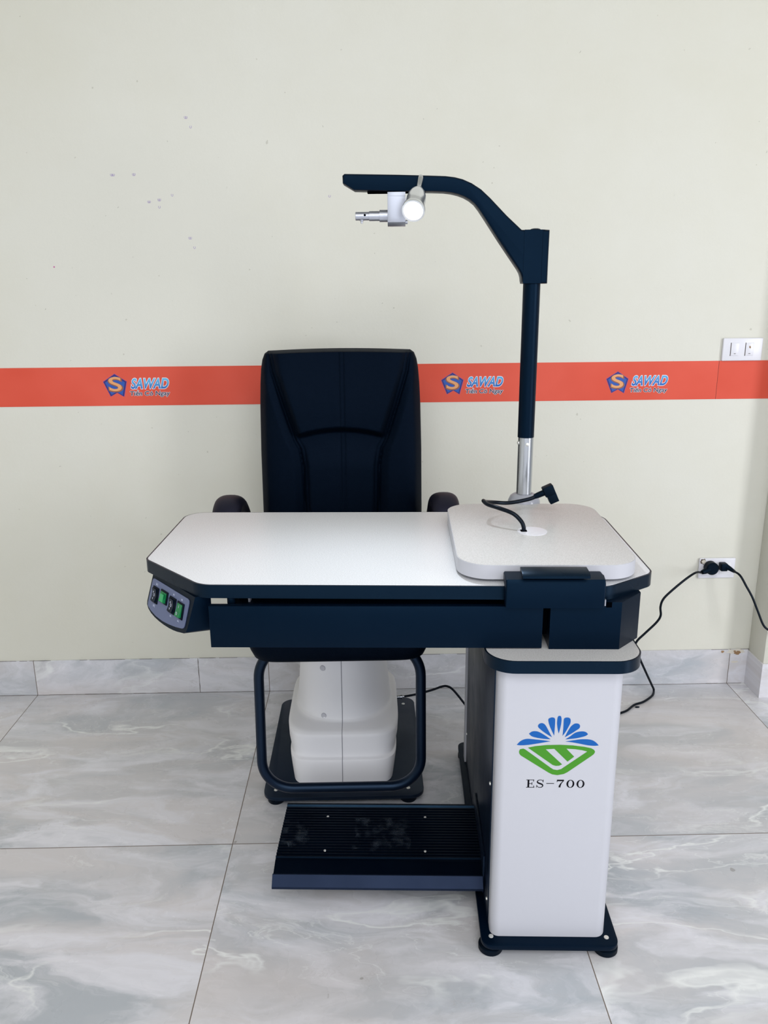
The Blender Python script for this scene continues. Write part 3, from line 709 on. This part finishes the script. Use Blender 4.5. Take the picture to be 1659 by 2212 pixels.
i1 = inset_c(arm_o, .0035); i0 = inset_c(arm_o, .0010)
i1f = [(x, z+.0085*sm((-.03-x)/.12)) if k >= 16 else (x, z) for k, (x, z) in enumerate(i1)]
am = part('arm', loft(bm_new(), [[(x, y, z) for x, z in P] for y, P in ((.5165, i1f), (.5187, i0), (.5215, arm_o), (.5590, arm_o), (.5615, i0), (.5625, i1))]), M_BLACK, D, sharp=28)
part('clamp_block', prism(bm_new(), [(-.0285, .5155), (.0120, .5155), (.0290, .5300), (.0290, .5640), (-.0285, .5640)], 1.3515, 1.4675, bev=.0008), M_BLACK, am, sharp=20)
part('pole_cap', lathe(bm_new(), [(.0, .0), (.0125, .0), (.0110, .0025), (.006, .004), (0, .0045)], (-.001, .540, 1.4675), (0, 0, 1), 24), M_BLACK2, am)
part('cable_slot', bx(-.380, -.250, .527, .553, 1.5495, 1.5525), M_HOLE_SHADE, am)
# holder hanging from the arm
hd = part('instrument_holder', prism(bm_new(), [(.521, 1.5500), (.521, 1.5420), (.5225, 1.5420), (.5225, 1.5400), (.521, 1.5400), (.521, 1.4960), (.523, 1.4870), (.530, 1.4805), (.540, 1.4785), (.550, 1.4830), (.555, 1.4930), (.555, 1.5500)], -.3350, -.2950, bev=.0005, fn=YZ), M_ALU, am, sharp=30, label='silver strap bracket')
part('holder_rod', lathe(bm_new(), [(0, 0), (.0085, 0), (.0092, .0008), (.0092, .0310), (.0108, .0312), (.0108, .0545), (.0132, .0547), (.0132, .0730), (0, .0730)], (-.408, .540, 1.5015), (1, 0, 0), 32), M_ALU, hd)
part('rod_hole', cyl(bm_new(), (-.3865, .5312, 1.5030), (0, -1, 0), .0026, .0004, 14), M_HOLE_SHADE, hd)
part('locating_pin', lathe(bm_new(), [(0, 0), (.0050, 0), (.0045, .0025), (.0026, .0030), (.0024, .0075), (0, .0080)], (-.394, .540, 1.4935), (0, 0, -1), 14), M_ALU, hd)
part('holder_knob', cyl(bm_new(), (-.2950, .540, 1.4880), (1, 0, 0), .0045, .0050, 16), M_ALU, hd)
# examination lamp on its gooseneck
L0 = Vector((-.2610, .5175, 1.5790)); L1 = Vector((-.2660, .484, 1.5520)); L2 = Vector((-.2790, .404, 1.4990))
ax = (L2-L1).normalized(); ln = (L2-L1).length
lp = part('lamp_head', lathe(bm_new(), [(.0, -.002), (.0070, -.002), (.0078, .004), (.0105, .008), (.0165, .022), (.0200, .036), (.0212, .050), (.0215, ln-.014), (.0245, ln-.010), (.0248, ln-.002), (.0240, ln), (.0205, ln-.0005), (.0190, ln-.003), (.0185, ln-.006), (0, ln-.006)], L1, ax, 48), M_LAMP, am, label='bright metal lamp head')
part('lamp_neck', tube(bm_new(), catmull([L0+Vector((.0, .006, .001)), L0+Vector((-.0005, -.010, -.004)), L1+(L0-L1)*.35, L1+ax*.003], 6), .0058, 14), M_CHROME, lp)
part('lamp_lens', lathe(bm_new(), [(.0183, -.0058), (.0180, -.0035), (.0145, .0000), (.0080, .0018), (0, .0024)], L1+ax*ln, ax, 40), M_LENS, lp, label='glowing white lens')
lt = bpy.data.lights.new('lamp_beam', 'SPOT'); lt.energy = 18; lt.spot_size = math.radians(140); lt.spot_blend = .8; lt.shadow_soft_size = .018; lt.color = (.86, .93, 1.0)
lo_ = bpy.data.objects.new('lamp_beam', lt); C.objects.link(lo_); lo_.parent = lp
lo_.location = L1+ax*(ln+.006); lo_.rotation_euler = ax.to_track_quat('-Z', 'Y').to_euler()

# lead lying on the pad, with an angled connector
cp = [(-.041, .280, .8366), (-.0415, .280, .845), (-.047, .283, .857), (-.064, .290, .872), (-.093, .306, .880), (-.115, .325, .883), (-.1225, .345, .886), (-.114, .375, .876), (-.092, .40, .868), (-.062, .413, .8630), (-.035, .418, .8650), (-.006, .418, .872), (.010, .418, .880)]
cp = [desk_w(p) for p in cp]; loc3 = desk_w((-.041, .280, .8355))
pc = part('instrument_lead', tube(bm_new(), catmull(cp, 8), .0046, 12), M_CORD, None, shift=loc3, sharp=60); pc.location = loc3
tag(pc, 'short black lead with right-angle connector rising from the white pad', 'cable')
def rot_box(c, ux, uz, hx, hy, hz, bev):
    b = bx(-hx, hx, -hy, hy, -hz, hz, bev=bev); ux = Vector(ux).normalized(); uz = Vector(uz).normalized(); uy = uz.cross(ux)
    M = Matrix((ux, uy, uz)).transposed().to_4x4(); M.translation = Vector(c); bmesh.ops.transform(b, matrix=M, verts=b.verts); return b
ca, sa = math.cos(math.radians(24)), math.sin(math.radians(24))
dxv = Vector((ca, 0, sa)); dzv = Vector((-sa, 0, ca))
c0 = desk_w((.0335, .418, .8880))
part('strain_relief', tube(bm_new(), [desk_w((.002, .418, .8765)), desk_w((.010, .418, .8800)), desk_w((.026, .418, .8870))], .006, 12, rr=[.0056, .0068, .0072]), M_RUBBER, pc, shift=loc3)
part('connector', join([rot_box(c0+dxv*.0020+dzv*.0030, dxv, dzv, .0125, .0110, .0120, .0025), rot_box(c0+dxv*.0040+dzv*(-.0160), dxv, dzv, .0105, .0100, .0120, .0012)]), M_RUBBER, pc, shift=loc3)

# ------------------------------------------------------------------ patient chair
CHX, CHY = -.082, 2.135
K = thing('examination_chair', 'black leatherette patient chair on a white pedestal with hoop footrest behind the desk', 'chair', (CHX, CHY, 0))
sh_ = (CHX, CHY, 0)
cbp = part('base_plate', prism(bm_new(), rrect(-.298, .136, 1.868, 2.406, .036), .022, .032, bev=.0012), M_DEEP, K, shift=sh_)
for x, y in ((-.266, 1.904), (.094, 1.902), (-.262, 2.362), (.100, 2.362)):
    part('foot', lathe(bm_new(), [(0, 0), (.021, 0), (.023, .003), (.023, .012), (.019, .015), (.010, .016), (.010, .0225), (0, .0225)], (x, y, 0), (0, 0, 1), 28), M_RUBBER, cbp, shift=sh_)
    part('bolt', lathe(bm_new(), [(0, 0), (.0055, 0), (.005, .0012), (0, .0016)], (x, y, .032), (0, 0, 1), 16), M_BOLT, cbp, shift=sh_)
# pedestal shell
secs = [(.0322, -.084, 2.160, .1400, .232, 9), (.060, -.084, 2.160, .1450, .228, 8), (.088, -.084, 2.160, .1500, .222, 7), (.096, -.084, 2.160, .1505, .219, 7), (.101, -.084, 2.160, .1480, .209, 6.5),
        (.108, -.084, 2.160, .1490, .207, 6.2), (.135, -.084, 2.160, .1550, .204, 5.6), (.162, -.084, 2.160, .1570, .200, 5.2), (.169, -.084, 2.161, .1555, .193, 4.6), (.1735, -.084, 2.162, .149, .175, 3.4),
        (.177, -.084, 2.165, .141, .162, 2.5), (.183, -.084, 2.168, .1370, .160, 2.3), (.205, -.084, 2.170, .1345, .158, 2.3), (.25, -.084, 2.17, .1305, .155, 2.3), (.30, -.084, 2.17, .1270, .152, 2.3), (.36, -.084, 2.17, .1235, .149, 2.3), (.42, -.084, 2.17, .120, .145, 2.3), (.456, -.084, 2.17, .118, .142, 2.3)]
fine = []
for (a, b) in zip(secs, secs[1:]):
    for k in range(3): fine.append([a[i]+(b[i]-a[i])*k/3 for i in range(6)])
fine.append(list(secs[-1]))
def ped_ring(s, seg=160):
    z, cx, cy, hx, hy, n = s; out = []
    for k in range(seg):
        a = 2*PI*k/seg-PI/2
        # crowd the points round the front seam
        c, q = math.cos(a), math.sin(a)
        x = cx+hx*math.copysign(abs(c)**(2/n), c); y = cy+hy*math.copysign(abs(q)**(2/n), q)
        out.append((x, y, z))
    return out
rings = []
for s in fine:
    r = ped_ring(s); front = s[2]-s[4]
    r2_ = []
    for p in r:
        r2_.append(p)
    rings.append(r2_)
M_CAP = painted('grey screw cap', (.52, .52, .57, 1), .4)
ped = part('pedestal', loft(bm_new(), rings), M_PLAST, K, sharp=50, shift=sh_, label='two-piece off-white plastic pedestal shell')
# moulding joint down the front, following the shell
M_SEAM = mat('shell joint', lin(92, 92, 104), .8)
bm = bm_new(); w = .0007
L_ = [(s[0], s[2]-s[4]) for s in fine]
va = [bm.verts.new((-.0855-w, y-.0007, z)) for z, y in L_]; vb = [bm.verts.new((-.0855+w, y-.0007, z)) for z, y in L_]
vc = [bm.verts.new((-.0855-w, y+.002, z)) for z, y in L_]; vd = [bm.verts.new((-.0855+w, y+.002, z)) for z, y in L_]
for i in range(len(L_)-1):
    bm.faces.new((va[i], vb[i], vb[i+1], va[i+1])); bm.faces.new((va[i], va[i+1], vc[i+1], vc[i])); bm.faces.new((vb[i], vd[i], vd[i+1], vb[i+1]))
part('shell_joint', bm, M_SEAM, ped, shift=sh_)
for z in (.331, .190):
    y = interp(z, L_)
    part('screw_cap', lathe(bm_new(), [(0, -.01), (.0080, -.01), (.0082, .0022), (.0072, .0036), (.0060, .0030), (0, .0026)], (-.137, y+.0105, z), (-.30, -1, 0), 24), M_CAP, ped, shift=sh_)
part('cable_gland', lathe(bm_new(), [(0, -.01), (.0055, -.01), (.0055, .009), (.0075, .009), (.0075, .015), (.0045, .016), (.0045, .021), (0, .021)], (.077, 2.25, .1185), (1, -.0, .06), 20), M_CHROME, ped, shift=sh_)
# hoop footrest
hp = rpoly([(-.284, .492, .085), (-.284, .108, .080), (.1215, .108, .080), (.1215, .492, .085)], 14)
hp = [(x, 1.800+max(0, z-.15)*.10, z) for x, z in hp]
part('foot_hoop', tube(bm_new(), hp, .0130, 18, closed=True), M_DEEP, K, shift=sh_, sharp=60)
part('hoop_bracket', bx(-.24, .08, 1.815, 1.93, .458, .474, bev=.003), M_DEEP, K, shift=sh_)
# seat
ss = [(.468, .188, .236), (.470, .204, .246), (.477, .213, .252), (.495, .221, .256), (.515, .228, .258), (.540, .232, .258), (.560, .226, .252), (.568, .210, .236), (.571, .18, .20)]
part('seat', loft(bm_new(), [sellipse(-.081, 2.030, hx, hy, 11, z, 144) for z, hx, hy in ss]), M_LEATH, K, sharp=60, shift=sh_)
# backrest
XC = -.0800
half = lambda z: interp(z, [(.50, .222), (.60, .229), (.72, .231), (.90, .2300), (1.03, .2270), (1.09, .2240), (1.13, .2205), (1.155, .2160), (1.172, .2090), (1.179, .1990)])
fV = lambda z: interp(z, [(.50, .098), (.72, .106), (.86, .1085), (.91, .1160), (.934, .1290), (1.03, .160), (1.123, .1880), (1.173, .1960), (1.2, .198)])
def arch(x): return .933+.021*(1-((x-XC)/.128)**2)
def back_pt(s, z):
    h = half(z); x = XC+h*s
    y = 2.262+(z-.72)*.045
    r = max(0.0, 1-abs(s)**9)**.5
    te = sm((1.1800-z)/.009)**.5 if z > 1.171 else 1
    cush = .036*r*te
    inner = fV(z)-abs(x-XC); b = 0
    if inner > 0 and z > arch(x):
        b = .030*sm(inner/.030)*sm((z-arch(x))/.022)*(1-.55*sm((z-1.0)/.19))
    elif inner > 0:
        b = .013*sm(inner/.022)*sm((arch(x)-z)/.10)
    else:
        b = .012*sm(-inner/.03)*sm((1-abs(s))/.10)
    g = .0055*math.exp(-(inner/.0035)**2)+.0022*math.exp(-((inner-.012)/.0022)**2)
    for d in (-.0058, .0058): g += .0026*math.exp(-((x-XC-.005-d)/.0024)**2)
    return Vector((x, y-cush-(b-g)*te*r, z+.0055*(1-s*s)*sm((z-1.1)/.07)))
NX, NZ = 210, 250
zs = [.500+(1.1795-.500)*(1-(1-j/NZ)**1.5) for j in range(NZ+1)]
bm = bm_new(); G = []
ssx = [math.sin(PI/2*(-1+2*i/NX))*.35+(-1+2*i/NX)*.65 for i in range(NX+1)]
for z in zs: G.append([bm.verts.new(back_pt(s, z)) for s in ssx])
for j in range(NZ):
    for i in range(NX): bm.faces.new((G[j][i], G[j][i+1], G[j+1][i+1], G[j+1][i]))
# rear shell
rim = [G[0][i] for i in range(NX+1)]+[G[j][NX] for j in range(1, NZ+1)]+[G[NZ][i] for i in range(NX-1, -1, -1)]+[G[j][0] for j in range(NZ-1, 0, -1)]
prev = rim
for dy, k, kz in ((.018, 1.000, .990), (.040, 1.002, .975), (.058, .99, .955), (.068, .965, .925), (.072, .93, .89)):
    cur = [bm.verts.new((XC+(v.co.x-XC)*k, v.co.y+dy, .84+(v.co.z-.84)*kz)) for v in rim]
    for i in range(len(rim)):
        j = (i+1) % len(rim); bm.faces.new((prev[i], prev[j], cur[j], cur[i]))
    prev = cur
bm.faces.new(prev)
br = part('backrest', bm, M_LEATH, K, sharp=70, shift=sh_)
part('back_bracket', bx(-.11, -.05, 2.20, 2.365, .44, .60, bev=.004), M_DEEP, K, shift=sh_)
part('back_link', bx(-.315, .155, 2.315, 2.335, .712, .736, bev=.003), M_ALU, K, shift=sh_, label='metal bar behind the backrest')
# armrests
for sgn, xo in ((-1, -.376), (1, .199)):
    path = [(xo, 2.330, .600), (xo, 2.275, .655), (xo, 2.215, .715), (xo, 2.155, .764), (xo, 2.100, .788), (xo+sgn*.001, 2.060, .788), (xo+sgn*.002, 2.030, .764), (xo+sgn*.001, 2.018, .720), (xo-sgn*.004, 2.022, .665), (xo-sgn*.02, 2.035, .600)]
    P = catmull(path, 6); rings = []
    for i, p in enumerate(P):
        tv = (P[min(i+1, len(P)-1)]-P[max(i-1, 0)]).normalized(); side = Vector((1, 0, 0)); side = (side-tv*side.dot(tv)).normalized(); nn = side.cross(tv)
        f = i/(len(P)-1); e = min(1, .55+.45*sm(f/.12))*min(1, .6+.4*sm((1-f)/.1)); hw, hh = .0375*e, .0235*e; rg = []
        for k in range(28):
            a = 2*PI*k/28; c, s = math.cos(a), math.sin(a)
            rg.append(p+side*hw*math.copysign(abs(c)**.80, c)+nn*hh*math.copysign(abs(s)**.9, s)+nn*0)
        rings.append(rg)
    ar = part('armrest', loft(bm_new(), rings), M_ARMR, K, sharp=60, shift=sh_)
    xi = XC+sgn*.232
    part('armrest_support', tube(bm_new(), [(xo-sgn*.02, 2.035, .61), (xo-sgn*.03, 2.05, .56), (xi-sgn*.04, 2.06, .50)], .012, 12), M_DEEP, ar, shift=sh_)

# lead from the chair pedestal to the desk
pts = [(.0985, 2.25, .1197), (.112, 2.25, .1215), (.144, 2.25, .128), (.188, 2.25, .141), (.215, 2.25, .151), (.232, 2.25, .152), (.250, 2.25, .140), (.279, 2.25, .102), (.310, 2.24, .060), (.335, 2.215, .030), (.355, 2.18, .010), (.37, 2.15, .020), (.37, 2.10, .07), (.37, 2.046, .10)]
cord('connecting_cable', pts, .0036, 'thin black cable from the metal gland of the chair pedestal to behind the desk pillar', 'cable', (.098, 2.25, .1195))
# crumbs on the floor
for i, (x, y, s, lb) in enumerate([(.875, 2.367, .0055, 'tiny black crumb on the floor tile beside the black power lead')]):
    rn = random.Random(20); P = [(s*rn.uniform(.5, 1.1)*math.cos(2*PI*k/9)*1.5, s*.6*rn.uniform(.5, 1.1)*math.sin(2*PI*k/9)) for k in range(9)]
    o = part('debris', prism(bm_new(), P, 0, .0035, bev=.0006), M_RUBBER); o.location = (x, y, 0); tag(o, lb, 'debris')
